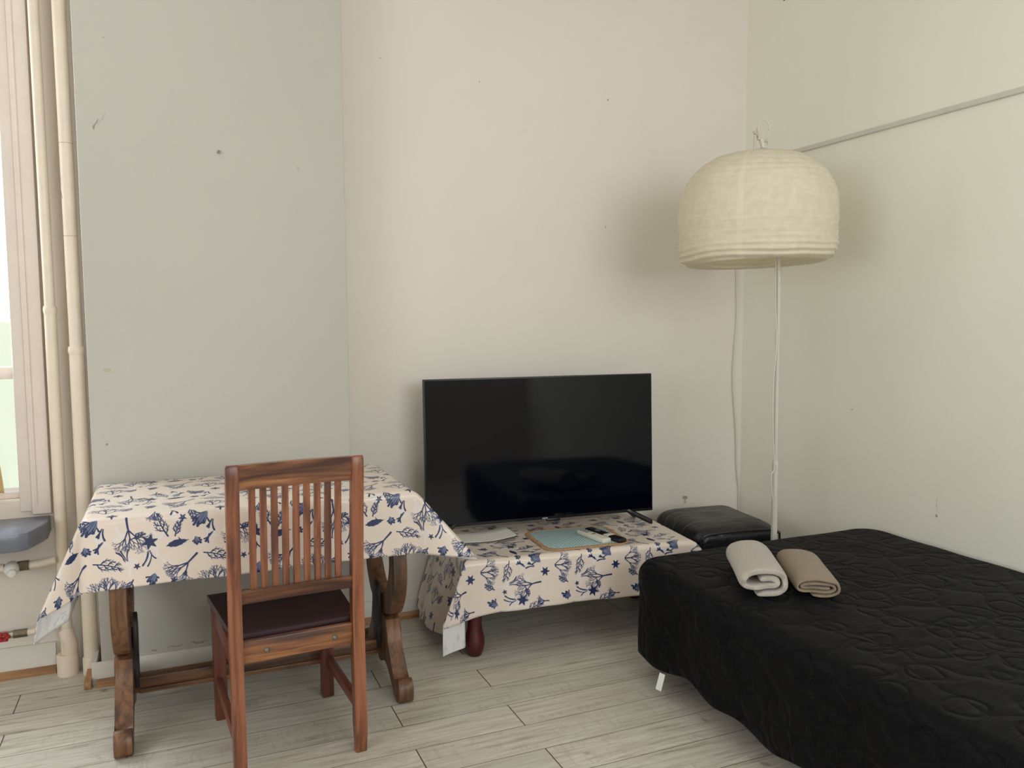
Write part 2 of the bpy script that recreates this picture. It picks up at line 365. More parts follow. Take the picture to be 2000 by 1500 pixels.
# ------------------------------------------------------------------ pipes
def riser(name, x, y, r0, r1, zc, cuff, label):
    e = empty(name, (x, y, 0)); e['group'] = 'heating risers between window and column'
    tube('lower_pipe', [(0, 0, 0), (0, 0, zc)], r1, M_pipe, e, 20)
    tube('upper_pipe', [(0, 0, zc), (-.004, 0, 2.4), (-.006, 0, ZC)], r0, M_pipe, e, 20)
    lathe('joint_collar', [(r0*.9, .018), (r1*1.06, .012), (r1*1.14, 0), (r1*1.06, -.012), (r1*.95, -.02)], M_pipe, e, (0, 0, zc), 24)
    lathe('floor_cuff', [(cuff, 0), (cuff, cuff*2.0), (cuff*.93, cuff*2.15), (r1, cuff*2.2)], M_pipe, e, (0, 0, 0), 28)
    return e
p1 = riser('heating_pipe', -.418, 3.425, .0185, .021, 1.395, .038, '')
tag(p1, 'cream riser pipe next to the window casing, feeding the radiator branch', 'pipe')
tube('elbow', bez([(0, 0, .17), (.004, -.01, .15), (.012, -.012, .12), (.01, -.005, .07)], 6), .026, M_pipe, p1, 16)
p2 = riser('heating_pipe', -.334, 3.395, .0235, .0265, 1.245, .031, '')
tag(p2, 'cream riser pipe hard against the left edge of the wall column', 'pipe')
tube('hairline_joint', [(-.003, 0, 2.0), (-.003, 0, 2.002)], .0240, plain('joint line', srgb(178, 162, 142), .7), p2, 20)
tube('hairline_joint', [(-.002, 0, 1.665), (-.002, 0, 1.667)], .0240, bpy.data.materials['joint line'], p2, 20)
# a stray wire on that pipe
tube('wire', bez([(-.028, -.022, 1.985), (-.037, -.025, 1.93), (-.030, -.024, 1.87), (-.020, -.024, 1.80)], 5), .0011, plain('wire grey', srgb(140, 130, 118), .6), p2, 6)

M_valve = plain('white valve plastic', srgb(226, 222, 214), .35, .5)
M_brass = plain('aged valve metal', srgb(128, 118, 98), .45, .5, metal=.7, nz=.3, nscale=60)
M_red = plain('red valve handle', srgb(165, 48, 48), .4, .5)
e = empty('radiator_valve', (-.575, 3.40, .447)); tag(e, 'white radiator valve with round cap on the pipe below the window sill', 'valve')
tube('branch_pipe', [(.045, 0, 0), (.10, 0, .004), (.134, .006, .008)], .0145, M_pipe, e, 16)
tube('branch_pipe', [(-.45, .02, -.01), (-.2, .01, -.004), (-.03, 0, 0)], .0145, M_pipe, e, 16)
tube('union_nut', [(.012, 0, 0), (.050, 0, .001)], .019, M_brass, e, 6)
Mx = Matrix.Rotation(R(90), 4, 'X')
lathe('valve_body', [(.012, -.03), (.022, -.02), (.026, 0), (.026, .02), (.020, .032), (.010, .038)], M_valve, e, (0, 0, 0), 24, Matrix.Translation((-.005, 0, -.004)) @ Mx)
lathe('cap', [(.015, 0), (.016, .012), (.013, .016), (.004, .018)], M_valve, e, (0, 0, 0), 20, Matrix.Translation((.0, -.03, -.014)) @ Mx)
e = empty('shutoff_valve', (-.60, 3.40, .192)); tag(e, 'small shut-off valve with red handle and brass nut near the floor', 'valve')
tube('branch_pipe', [(.05, 0, 0), (.12, .0, .004), (.156, .006, .005)], .0125, M_pipe, e, 14)
tube('branch_pipe', [(-.45, 0, 0), (-.04, 0, 0)], .0125, M_pipe, e, 14)
tube('brass_nut', [(.012, 0, 0), (.058, 0, 0)], .0155, M_brass, e, 6)
tube('valve_body', [(-.045, 0, 0), (.012, 0, 0)], .015, plain('steel', srgb(190, 188, 180), .3, .5, metal=.8), e, 8)
bm = bmesh.new()
for k in range(6):
    a = k*PI/3; add_lathe(bm, [(.009, 0), (.010, .008), (.006, .012)], (-.018+.014*math.cos(a), .004, .0+.012*math.sin(a)), 10, True, None)
bm_obj('handle', bm, M_red, e).location = (0, -.02, -.006)
struct(box('trim_1', (XR-.014, -2.2, 2.141), (XR, 3.30, 2.162), M_trimw, bevel=.003))   # surface cable duct on the right wall

# small screw left in the column, hook high on the right wall
M_steel = plain('dull steel', srgb(120, 118, 112), .4, .5, metal=.8)
e = lathe('wall_screw', [(.002, 0), (.002, .01), (.006, .012), (.005, .015), (.0, .016)], M_steel, None, (0, 0, 0), 12, Mx); e.location = (.184, YP+.004, 1.985)
tag(e, 'small screw head sticking out of the wall column', 'screw')
e = tube('wall_hook', bez([(0, 0, .01), (-.012, 0, .012), (-.018, 0, .0), (-.012, 0, -.01), (-.008, 0, -.004)], 4), .003, M_steel, None, 8); e.location = (XR-.0, 3.201, 2.90)
tag(e, 'tiny hook high on the right wall above the lamp', 'hook')

# ------------------------------------------------------------------ printed cloth: the sea motif tile is drawn here
def sea_tile(N=1024):
    sc = N/760.0; navy = np.zeros((N, N), np.float32); pale = np.zeros((N, N), np.float32); hil = np.zeros((N, N), np.float32); rg = random.Random(7)
    def seg(A, p, q, w0, w1):
        w0 *= 1.18; w1 *= 1.18; x0, y0 = p; x1, y1 = q; m = max(w0, w1)+2
        xa, xb = int(math.floor((min(x0, x1)-m)*sc)), int(math.ceil((max(x0, x1)+m)*sc)); ya, yb = int(math.floor((min(y0, y1)-m)*sc)), int(math.ceil((max(y0, y1)+m)*sc))
        X, Y = np.meshgrid(np.arange(xa, xb), np.arange(ya, yb)); px = X/sc-x0; py = Y/sc-y0; dx, dy = x1-x0, y1-y0
        L = dx*dx+dy*dy+1e-6; t = np.clip((px*dx+py*dy)/L, 0, 1); d = np.hypot(px-t*dx, py-t*dy)-(w0+(w1-w0)*t)
        v = np.clip(.5-d*sc, 0, 1).astype(np.float32); ix, iy = X % N, Y % N
        np.maximum.at(A, (iy, ix), v)
    def line(A, pts, w0, w1):
        n = len(pts)-1
        for i in range(n): seg(A, pts[i], pts[i+1], w0+(w1-w0)*i/n, w0+(w1-w0)*(i+1)/n)
    def curve(A, x, y, ang, L, bend, w0, w1, n=7):
        pts = [(x, y)]
        for i in range(n):
            x += math.cos(ang)*L/n; y += math.sin(ang)*L/n; ang += bend/n; pts.append((x, y))
        line(A, pts, w0, w1); return pts, ang
    def fan(A, x, y, ang, L, spread, w=5.5, dep=5):
        w *= .8
        def rec(x, y, a, l, w, d):
            pts, a2 = curve(A, x, y, a, l, rg.uniform(-.25, .25), w, w*.74, 4); x, y = pts[-1]
            if d == 0: return
            k = 3 if d >= dep-1 else 2
            for i in range(k):
                s = (i/(k-1)-.5)*2 if k > 1 else 0
                rec(x, y, a2*.5+a*.5+s*spread*(.62 if d < dep else .9)+rg.uniform(-.1, .1), l*rg.uniform(.56, .78), w*.70, d-1)
        rec(x, y, ang, L, w, dep)
    def star(A, x, y, r, rot, arms=5):
        for k in range(arms):
            a = rot+2*PI*k/arms; seg(A, (x, y), (x+r*math.cos(a), y+r*math.sin(a)), r*.36, r*.07)
    def twig(A, x, y, ang, L, w=5):
        pts, _ = curve(A, x, y, ang, L, .3, w, 2, 8)
        for i in range(1, 8):
            s = 1 if i % 2 else -1
            p = pts[i]; q, _ = curve(A, p[0], p[1], ang+s*.95, L*.50*(1-i/12), -s*1.0, 3.4, 1.8, 6)
            for k in (1, 2, 3, 4): curve(A, q[k][0], q[k][1], ang+s*(1.2 if k % 2 else -.1), L*.13, -s*.6, 2.4, 1.4, 3)
    def strands(A, x, y, ang, L, k=4, w=4):
        for i in range(k): curve(A, x+(i-k/2)*9, y+rg.uniform(-8, 20), ang+rg.uniform(-.15, .15), L*rg.uniform(.6, 1), rg.uniform(-.9, .9), w*.5, w, 8)
    def leaf(A, x, y, ang, L):
        for i in range(8):
            t = (i/7-.5)*2; a = ang+t*.62+rg.uniform(-.08, .08); l = L*rg.uniform(.62, 1.0)*(1-.25*abs(t))
            curve(A, x, y, a, l, -t*.6, 2, 7.5, 5); px = x+math.cos(a)*l*.5; py = y+math.sin(a)*l*.5
            curve(A, px, py, a+.5*(1 if i % 2 else -1), l*.36, 0, 3, 5.5, 4)
            if A is navy: curve(hil, x+2, y, a, l*.8, -t*.6, .5, 1.6, 5)
    def shell(A, x, y, ang, L):
        c, s = math.cos(ang), math.sin(ang)
        for i in range(24):
            t = i/23; u = (t-.5)*2*L; w = L*.24*math.sin(PI*t)**1.1*(1.3-t*.6)
            w *= 1+.18*math.sin(i*1.5); seg(A, (x+c*u-s*w*.2, y+s*u), (x+c*(u+3), y+s*(u+3)), max(w, 1), max(w, 1))
        line(A, [(x+c*L*.2, y+s*L*.2-L*.3), (x+c*L*.1, y+s*L*.1-L*.5)], 4, 1.5)
    D = navy; o = lambda x, y: (x-800, y-540)
    fan(pale, *o(960, 1000), -2.2, 60, .55, 9, 4); fan(pale, *o(1240, 900), -1.0, 50, .6, 10, 4); fan(pale, *o(1400, 700), 1.4, 42, .6, 9, 4)
    fan(pale, *o(1120, 620), 2.6, 40, .6, 9, 4); fan(pale, *o(880, 760), .6, 34, .7, 9, 4); fan(pale, *o(1480, 1080), -1.6, 50, .6, 9, 4)
    star(D, *o(862, 835), 54, -.3, 6); strands(D, *o(862, 905), 1.5, 120, 4, 4.5)
    twig(D, *o(990, 805), -2.1, 190, 5); twig(D, *o(1040, 810), -1.35, 120, 4)
    star(D, *o(1098, 672), 28, .4); leaf(D, *o(1275, 640), 2.25, 175)
    shell(D, *o(1055, 865), -.2, 82)
    star(D, *o(1372, 592), 44, -.5, 6); strands(D, *o(1310, 700), 1.9, 90, 3, 6); strands(D, *o(1300, 800), 2.0, 120, 4, 4.5)
    fan(D, *o(1470, 640), 1.5, 92, .62, 8.5, 6); twig(D, *o(1505, 800), -.5, 90, 3.5)
    twig(D, *o(1240, 960), .15, 190, 4)
    fan(D, *o(1190, 962), 2.35, 92, .62, 8.5, 6)
    fan(D, *o(1320, 1245), -1.5, 62, .55, 7, 5); fan(D, *o(1310, 1245), -2.2, 62, .5, 5, 4); fan(D, *o(1330, 1245), -.9, 62, .5, 5, 4)
    leaf(D, *o(890, 1080), 1.9, 110); star(D, *o(1020, 1150), 26, 0); star(D, *o(1530, 1010), 24, .3); twig(D, *o(1150, 590), 1.2, 120, 4); strands(D, *o(1030, 560), 1.4, 70, 3, 6); fan(D, *o(905, 560), 1.7, 40, .6, 6, 5); strands(D, *o(1460, 960), -1.9, 100, 4, 4.5); leaf(D, *o(1185, 830), 1.2, 70); twig(D, *o(1500, 1110), 2.0, 110, 4); star(D, *o(1100, 1110), 18, .9)
    twig(D, *o(1010, 1225), -.6, 120, 4)
    base = np.array([224, 209, 197])/255.; nv = np.array([38, 50, 88])/255.; pl = np.array([222, 219, 222])/255.; lt = np.array([150, 160, 190])/255.
    sh = np.roll(np.roll(navy, 4, 0), 5, 1)
    img = base[None, None]*np.ones((N, N, 1)); img = img+(pl-img)*(pale*.75)[..., None]; img = img+(lt-img)*(sh*.5)[..., None]; img = img+(nv-img)*navy[..., None]; img = img+(lt-img)*(hil*.8)[..., None]
    out = np.ones((N, N, 4), np.float32); out[..., :3] = img[::-1]
    im = bpy.data.images.new('sea print', N, N); im.pixels.foreach_set(out.ravel()); im.update(); im.pack(); return im
SEA = sea_tile()
def cloth_mats(rot):
    m = NT('sea print cloth'); v = m.coord((1/.310, 1/.310, 1), 'UV', rot=(0, 0, rot), loc=(.525, .895, 0)); t = m.n('ShaderNodeTexImage'); t.image = SEA; m.l(v, t.inputs[0])
    m.l(t.outputs[0], m.b.inputs['Base Color']); m.b.inputs['Roughness'].default_value = .30; m.b.inputs['Specular IOR Level'].default_value = .5
    u = m.coord((1, 1, 1), 'UV'); m.bump(m.noise(u, 8, 2), .22, .008)
    k = NT('cloth reverse'); u = k.coord((1/.310, 1/.310, 1), 'UV', rot=(0, 0, rot), loc=(.525, .895, 0)); t = k.n('ShaderNodeTexImage'); t.image = SEA; k.l(u, t.inputs[0])
    k.l(k.mix(.80, t.outputs[0], srgb(222, 222, 226)), k.b.inputs['Base Color']); k.b.inputs['Roughness'].default_value = .6
    return m.m, k.m
def drape(name, L, Wd, z, over, az, kk, sag, lean, mats, step=.012, seed=0, rr=.012, loc=(0, 0, 0), rz=0, wav=.008, dip=0, leanfade=False):
    """rectangular cloth over a table [0,L]x[0,Wd]; over = (left,right,front,back) overhang; corners fall as fins"""
    ol, orr, of, ob = over
    def axis_coords(a, Lm, b):
        m_ = max(1, round(Lm/step))
        q = [-k*step for k in range(int(a/step), 0, -1)]
        if a-int(a/step)*step > 1e-4: q = [-a]+q
        q += [Lm*k/m_ for k in range(m_)]+[Lm+k*step for k in range(int(b/step)+1)]
        if b-int(b/step)*step > 1e-4: q.append(Lm+b)
        return q
    SS = axis_coords(ol, L, orr); TT = axis_coords(of, Wd, ob); ns = len(SS)-1; nt = len(TT)-1; bm = bmesh.new(); uvl = bm.loops.layers.uv.new('UVMap'); grid = []; uvs = {}
    def arc(o):
        if o <= 0: return 0, 0
        q = rr*PI/2
        if o < q: return rr*math.sin(o/rr), rr*(1-math.cos(o/rr))
        return rr, rr+(o-q)
    for j in range(nt+1):
        t = TT[j]; row = []
        for i in range(ns+1):
            s = SS[i]
            a = max(0, -s, s-L); b = max(0, -t, t-Wd); sx = -1 if s < 0 else 1; sy = -1 if t < 0 else 1
            cx = min(max(s, 0), L); cy = min(max(t, 0), Wd)
            ah, ad = arc(a); bh, bd = arc(b)
            x = cx+sx*ah; y = cy+sy*bh; zz = z
            key = (0 if sx < 0 else 1)+(0 if sy < 0 else 2)
            lx = lean[0]*min(1, max(0, t/.28)) if sx < 0 and leanfade else lean[0 if sx < 0 else 1]; ly = lean[2 if sy < 0 else 3]
            if a > 0 and b > 0:
                h = min(ad, bd); d = max(ad, bd); A = az[key]; dl = .30*(ad-bd)/(max(ad, bd)+1e-6)
                if A < R(45) and dl < 0: dl *= .8
                ang = A-dl                                                   # from the x axis towards y
                x += sx*h*kk[key]*math.cos(ang)+sx*lx*max(ad-bd, 0)+sx*lx*h; y += sy*h*kk[key]*math.sin(ang)+sy*ly*max(bd-ad, 0)+sy*ly*h
                zz = z-d-sag[key]*h-(dip*bd if sx < 0 and sy < 0 and bd >= ad else (dip*ad if sx < 0 and sy < 0 and ad < bd else 0))
            else:
                d = max(ad, bd); x += sx*lx*ad; y += sy*ly*bd; zz = z-d*((1+dip*math.exp(-s/.10)) if b > 0 and sy < 0 else 1)
                if d > 0:
                    u = t if a > 0 else s; w_ = wav*(d/.25)*(math.sin(u*14+seed)+.5*math.sin(u*31+seed*2))
                    if a > 0: x += sx*max(w_, -.6*wav)
                    else: y += sy*max(w_, -.6*wav)
            nn = noise.noise(Vector((s*3, t*3, seed)))
            if a == 0 and b == 0: zz += .0012+.0010*nn
            v = bm.verts.new((x, y, zz)); row.append(v); uvs[v] = (s, t)
        grid.append(row)
    for j in range(nt):
        for i in range(ns):
            q = (grid[j][i], grid[j][i+1], grid[j+1][i+1], grid[j+1][i]); sm_, tm_ = (SS[i]+SS[i+1])/2, (TT[j]+TT[j+1])/2
            cs = (sm_ < 0 or sm_ > L) and (tm_ < 0 or tm_ > Wd)
            if cs and ((sm_ < 0) == (tm_ < 0)): q = ((q[0], q[1], q[2]), (q[0], q[2], q[3]))
            elif cs: q = ((q[0], q[1], q[3]), (q[1], q[2], q[3]))
            else: q = (q,)
            for qq in q:
                f = bm.faces.new(qq)
                for lp in f.loops: lp[uvl].uv = uvs[lp.vert]
                f.smooth = True
    me = bpy.data.meshes.new(name); bm.to_mesh(me); bm.free(); o = bpy.data.objects.new(name, me); COL.objects.link(o)
    for mm in mats: me.materials.append(mm)
    o.location = loc; o.rotation_euler = (0, 0, rz)
    sd = o.modifiers.new('thick', 'SOLIDIFY'); sd.thickness = .0012; sd.offset = 1; sd.material_offset = 1; sd.use_even_offset = False
    return o

# ------------------------------------------------------------------ dining table
TX0, TX1, TY0, TY1, TZ = -.262, .745, 2.675, 3.235, .757
M_oldwood = wood('old walnut z', srgb(58, 38, 26), srgb(112, 76, 50), srgb(140, 98, 66), 2, .45)
M_oldwoodx = wood('old walnut x', srgb(58, 38, 26), srgb(112, 76, 50), srgb(140, 98, 66), 0, .45)
tb = empty('trestle_table', (TX0, TY0, 0)); tag(tb, 'old wooden trestle table with lyre legs under the patterned cloth', 'table')
box('tabletop', (0.002, 0.002, TZ-.026), (TX1-TX0-.002, TY1-TY0-.002, TZ-.001), M_oldwoodx, tb, .004)
cy = 2.945-TY0
M_dark = plain('dark iron', srgb(45, 42, 42), .5, .4, nz=.3, nscale=40)
def half(pts): return [(cy+u, v) for u, v in pts]+[(cy-u, v) for u, v in pts[::-1]]
for xc in (-.188-TX0, .712-TX0):
    up = smooth_poly([(cy-.205, .728), (cy-.150, .728), (cy-.148, .60), (cy-.165, .50), (cy-.150, .42), (cy-.09, .345), (cy, .315), (cy+.09, .345), (cy+.150, .42), (cy+.165, .50), (cy+.148, .60), (cy+.150, .728), (cy+.205, .728),
                      (cy+.215, .58), (cy+.235, .47), (cy+.222, .38), (cy+.165, .30), (cy+.11, .262), (cy-.11, .262), (cy-.165, .30), (cy-.222, .38), (cy-.235, .47), (cy-.215, .58)], 2)
    bm = bmesh.new(); add_prism(bm, up, xc-.024, xc+.024, 0, .004); bm_obj('lyre_upright', bm, M_oldwood, tb)
    ft = [(-.115, .262), (-.112, .215), (-.135, .165), (-.175, .115), (-.205, .075), (-.228, .062), (-.243, .078), (-.262, .086), (-.284, .068), (-.290, .035), (-.280, .004), (-.255, .0), (-.215, .002), (-.165, .048), (-.10, .088), (-.04, .082), (-.02, .058), (0, .052)]
    pts = [(cy+u, v) for u, v in ft]+[(cy-u, v) for u, v in ft[-2::-1]]
    bm = bmesh.new(); add_prism(bm, smooth_poly(pts, 1), xc-.027, xc+.027, 0, .004); bm_obj('trestle_foot', bm, M_oldwood, tb)
    box('crosspiece', (xc-.03, cy-.24, .700), (xc+.03, cy+.24, .7305), M_oldwoodx, tb, .003)
    sgn = 1 if xc < .3 else -1
    bm = bmesh.new(); add_prism(bm, smooth_poly([(cy-.045, .33), (cy-.02, .365), (cy+.02, .365), (cy+.045, .33), (cy+.05, .27), (cy+.03, .22), (cy+.045, .17), (cy+.02, .10), (cy-.02, .10), (cy-.045, .17), (cy-.03, .22), (cy-.05, .27)], 1), xc+sgn*.027, xc+sgn*.041, 0, .003)
    bm_obj('carved_bracket', bm, M_dark, tb)
bm = bmesh.new(); add_box(bm, (.712-TX0-.93, cy-.016, .088), (.712-TX0+.03, cy+.016, .142), .004); add_box(bm, (.712-TX0-.86, cy-.024, .088), (.712-TX0-.04, cy+.024, .104), .003)
bm_obj('stretcher', bm, M_oldwoodx, tb)
C1 = cloth_mats(0); C2 = cloth_mats(R(90))
tc1 = drape('tablecloth', TX1-TX0, TY1-TY0, TZ, (.300, .235, .222, .20), (R(38), R(14), R(60), R(20)), (.50, .86, .1, .9), (.20, .14, .1, .1), (.13, .12, .02, .0), C1, seed=1.3, loc=(TX0, TY0, 0))
tag(tc1, 'beige cloth with navy coral and starfish print on the tall table behind the chair', 'tablecloth')

# ------------------------------------------------------------------ chair
M_chz = wood('sheesham upright', srgb(78, 43, 30), srgb(132, 78, 52), srgb(158, 100, 68), 2, .33)
M_chx = wood('sheesham rail', srgb(66, 38, 28), srgb(126, 80, 52), srgb(166, 114, 74), 0, .33)
M_chy = wood('sheesham side', srgb(80, 40, 32), srgb(116, 62, 46), srgb(136, 78, 54), 1, .35)
M_chd = wood('sheesham shaded leg', srgb(62, 30, 26), srgb(98, 52, 40), srgb(116, 64, 48), 2, .35)  # front legs: shade put into the colour, darker red than the posts
M_seat = wood('dark varnished seat', srgb(34, 18, 22), srgb(50, 26, 30), srgb(60, 34, 36), 0, .3)
ch = empty('dining_chair', (.317, 2.42, 0), R(4)); tag(ch, 'reddish wooden slat-back chair with dark seat, drawn up to the cloth-covered table', 'chair')
HW = .199
def post(sx):
    bm = bmesh.new(); x0, x1 = (-HW, -HW+.036) if sx < 0 else (HW-.036, HW)
    pr = [(-.030, 0), (.012, 0), (.020, .36), (.022, .46), (.012, .60), (.0, .78), (-.016, .925), (-.022, .940), (-.040, .945), (-.046, .930), (-.034, .80), (-.022, .62), (-.016, .46), (-.018, .30)]
    add_prism(bm, smooth_poly(pr, 1), x0, x1, 0, .004); bm_obj('rear_leg', bm, M_chz, ch)
post(-1); post(1)
def rail(name, z0, z1, yb, bow, mat, t=.022, x0=-HW+.034, x1=HW-.034):
    bm = bmesh.new(); n = 16; rows = []
    for i in range(n+1):
        u = i/n; x = x0+(x1-x0)*u; d = bow*(1-(2*u-1)**2); rows.append([bm.verts.new((x, yb+d+dy, zz)) for dy, zz in ((0, z0), (t, z0), (t-.010, z1), (-.010, z1))])
    for a, b in zip(rows, rows[1:]):
        for k in range(4): bm.faces.new((a[k], a[(k+1) % 4], b[(k+1) % 4], b[k]))
    bm.faces.new(rows[0][::-1]); bm.faces.new(rows[-1]); return bm_obj(name, bm, mat, ch)
rail('top_rail', .868, .941, -.030, .010, M_chx, .024)
rail('lower_rail', .527, .566, -.008, .006, M_chx, .024)
for k in range(9):
    x = -.128+k*.0315+.003
    bm = bmesh.new(); pr = [(.0, .560), (.012, .560), (.006, .70), (-.008, .872), (-.020, .872), (-.007, .70)]
    add_prism(bm, [(a+.004, b) for a, b in pr], x-.0095, x+.0095, 0, .0015); bm_obj('slat', bm, M_chz, ch)
# seat: shallow scoop
bm = bmesh.new(); n = 24; top = []; bot = []
for j in range(n+1):
    v = j/n; rt_, rb_ = [], []
    for i in range(n+1):
        u = i/n; x = (u-.5)*(.372+.054*v); y = .020+v*.425
        if v < .06: x = max(-HW+.037, min(HW-.037, x))
        z = .428-.010*math.sin(PI*min(1, max(0, u)))*math.sin(PI*v)**.6-.003*(v > .98)
        rt_.append(bm.verts.new((x, y, z))); rb_.append(bm.verts.new((x, y, .405)))
    top.append(rt_); bot.append(rb_)
for j in range(n):
    for i in range(n):
        bm.faces.new((top[j][i], top[j][i+1], top[j+1][i+1], top[j+1][i])); bm.faces.new((bot[j][i], bot[j+1][i], bot[j+1][i+1], bot[j][i+1]))
for i in range(n):
    bm.faces.new((top[0][i+1], top[0][i], bot[0][i], bot[0][i+1])); bm.faces.new((top[n][i], top[n][i+1], bot[n][i+1], bot[n][i]))
    bm.faces.new((top[i][0], top[i+1][0], bot[i+1][0], bot[i][0])); bm.faces.new((top[i+1][n], top[i][n], bot[i][n], bot[i+1][n]))
bm_obj('seat', bm, M_seat, ch)
for sx in (-1, 1):
    x0, x1 = (-.205, -.165) if sx < 0 else (.165, .205)
    bm = bmesh.new(); vv = add_box(bm, (x0, .395, 0), (x1, .440, .405), .003)
    for v in vv:
        if v.co.z < .2: v.co.x += -sx*.004
    bm_obj('front_leg', bm, M_chd, ch)
    a, b = (-.198, -.178) if sx < 0 else (.178, .198)
    box('side_stretcher', (a, .008, .112), (b, .40, .150), M_chy, ch, .003)
    box('side_apron', (a, .015, .340), (b, .40, .405), M_chy, ch, .003)
box('rear_apron', (-HW+.035, -.006, .348), (HW-.035, .016, .414), M_chx, ch, .003)
box('front_apron', (-.170, .415, .340), (.170, .435, .405), M_chx, ch, .003)
for x in (-.095, .108):
    lathe('bolt', [(.0075, 0), (.0075, .003), (.005, .0055), (.0, .006)], M_steel, ch, (0, 0, 0), 16, Matrix.Translation((x, -.006, .380)) @ Mx)

# ------------------------------------------------------------------ low table
LT = empty('coffee_table', (1.552, 3.120, 0), R(-6)); tag(LT, 'low table with dark red bulb feet, draped in patterned cloth, carrying the television', 'table')
LL, LW, LZ = .99, .50, .400
M_red_w = plain('dark red lacquer', srgb(80, 22, 26), .32, .5, nz=.3, nscale=20)
box('tabletop', (-LL/2+.003, -LW/2+.003, LZ-.026), (LL/2-.003, LW/2-.003, LZ-.001), M_red_w, LT, .004)
box('apron', (-LL/2+.05, -LW/2+.05, LZ-.09), (LL/2-.05, LW/2-.05, LZ-.026), M_red_w, LT, .003)
for sx in (-1, 1):
    for sy in (-1, 1):
        lathe('leg', [(.020, 0), (.027, .004), (.036, .026), (.041, .050), (.039, .078), (.031, .108), (.028, .14), (.032, .16), (.033, .18), (.030, .20), (.032, .26), (.034, .30), (.034, .372)], M_red_w, LT, (sx*(LL/2-.040), sy*(LW/2-.040), 0), 24)
cl, sl = math.cos(R(-6)), math.sin(R(-6))
lo = Vector((1.552, 3.120, 0))+Vector((cl*-LL/2-sl*-LW/2, sl*-LL/2+cl*-LW/2, 0))
tc2 = drape('tablecloth', LL, LW, LZ, (.350, .20, .212, .04), (R(0), R(30), R(60), R(60)), (.44, .8, .1, .1), (.12, .1, .1, .1), (.30, .10, .05, .0), C2, seed=4.1, loc=lo, rz=R(-6), wav=.010, dip=.12, leanfade=True)
tag(tc2, 'beige cloth with navy coral print on the low table under the television', 'tablecloth')
M_tag = plain('white label ribbon', srgb(225, 225, 220), .6, .3)
t_ = box('care_label', (-.009, -.0008, -.045), (.009, .0008, 0), M_tag, tc2, 0, M=Matrix.Translation(Matrix.Rotation(R(6), 3, 'Z') @ (Vector((.955, 3.315, .085))-lo)) @ Matrix.Rotation(R(70), 4, 'Z') @ Matrix.Rotation(R(12), 4, 'Y'))
t_['label'] = 'white care label at the hem'

# ------------------------------------------------------------------ television
M_blk = plain('black tv plastic', srgb(14, 14, 16), .35, .5)
M_scr = NT('tv screen'); M_scr.b.inputs['Base Color'].default_value = (.0012, .0018, .0045, 1); M_scr.b.inputs['Roughness'].default_value = .06; M_scr.b.inputs['Specular IOR Level'].default_value = .27
M_scr = M_scr.m
tv = empty('television', (.968, 3.25, .4565)); TVW, TVH = 1.080, .642
tv.rotation_euler = (R(-2.1), 0, R(-5)); tag(tv, 'large black flat-screen television, switched off, on the low table', 'television')
TVW = 1.078
box('housing', (0, .0, 0), (TVW, .022, TVH), M_blk, tv, .002)
box('rear_cover', (.15, .022, .03), (TVW-.15, .065, .40), M_blk, tv, .012, 3)
box('screen', (.006, -.0022, .014), (TVW-.006, .0005, TVH-.006), M_scr, tv, .0005, 1)
box('sensor_bar', (TVW*.5+.01, -.003, -.009), (TVW*.5+.075, .012, .002), M_blk, tv, .002)
box('logo', (TVW*.5-.012, -.0032, .0035), (TVW*.5+.014, -.0022, .0095), plain('logo silver', srgb(150, 152, 155), .4), tv, 0)
for sx, x in ((-1, .13), (1, TVW-.13)):
    bm = bmesh.new()
    add_tube(bm, bez([(x, .012, .012), (x+sx*.03, -.004, -.006), (x+sx*.085, -.05, -.036), (x+sx*.095, -.060, -.0385)], 5), [.0115]*15+[.007], 8)
    add_tube(bm, bez([(x, .014, .012), (x+sx*.03, .03, -.006), (x+sx*.07, .075, -.034), (x+sx*.075, .085, -.036)], 5), [.0115]*15+[.007], 8)
    bm_obj('foot', bm, M_blk, tv)

# ------------------------------------------------------------------ things on the low table
ZT = LZ+.004
def crochet():
    m = NT('turquoise woven mat'); v = m.coord((1, 1, 1), 'Object'); sp = m.n('ShaderNodeSeparateXYZ'); m.l(v, sp.inputs[0])
    a = m.math('SINE', m.math('MULTIPLY', sp.outputs[0], 460.0)); b = m.math('SINE', m.math('MULTIPLY', sp.outputs[1], 380.0)); p = m.math('MULTIPLY', a, b)
    c = m.ramp(m.math('ADD', m.math('MULTIPLY', p, .5), .5), [(.2, srgb(214, 220, 206)), (.5, srgb(150, 188, 198)), (.85, srgb(92, 142, 162))])
    m.l(c, m.b.inputs['Base Color']); m.b.inputs['Roughness'].default_value = .9; m.bump(p, .6, .002); return m.m
M_edge = plain('orange crochet edge', srgb(192, 152, 116), .9, .1, nz=.3, nscale=120, bump=.5, bscale=300)
mt = empty('place_mat', (1.581, 3.045, ZT), R(-5)); tag(mt, 'turquoise woven mat with orange crocheted edge lying before the television', 'mat')
def rrect(w, h, r, n=8):
    pts = []
    for cx, cy_, a0 in ((w/2-r, h/2-r, 0), (-w/2+r, h/2-r, 90), (-w/2+r, -h/2+r, 180), (w/2-r, -h/2+r, 270)):
        for k in range(n+1): a = R(a0+90*k/n); pts.append((cx+r*math.cos(a), cy_+r*math.sin(a)))
    return pts
bm = bmesh.new(); add_prism(bm, rrect(.352, .285, .05), 0, .004, 2, .001); bm_obj('woven_panel', bm, crochet(), mt)
bm = bmesh.new(); P = rrect(.372, .305, .06, 10); rg = random.Random(2); rings = []
for (du, dz) in ((-.010, .001), (-.008, .005), (.006, .005), (.010, .001)):
    rings.append([bm.verts.new((x*(1+du/.18)+.0018*math.sin(i*2.4), y*(1+du/.15)+.0018*math.cos(i*2.1), dz)) for i, (x, y) in enumerate(P)])
n = len(P)
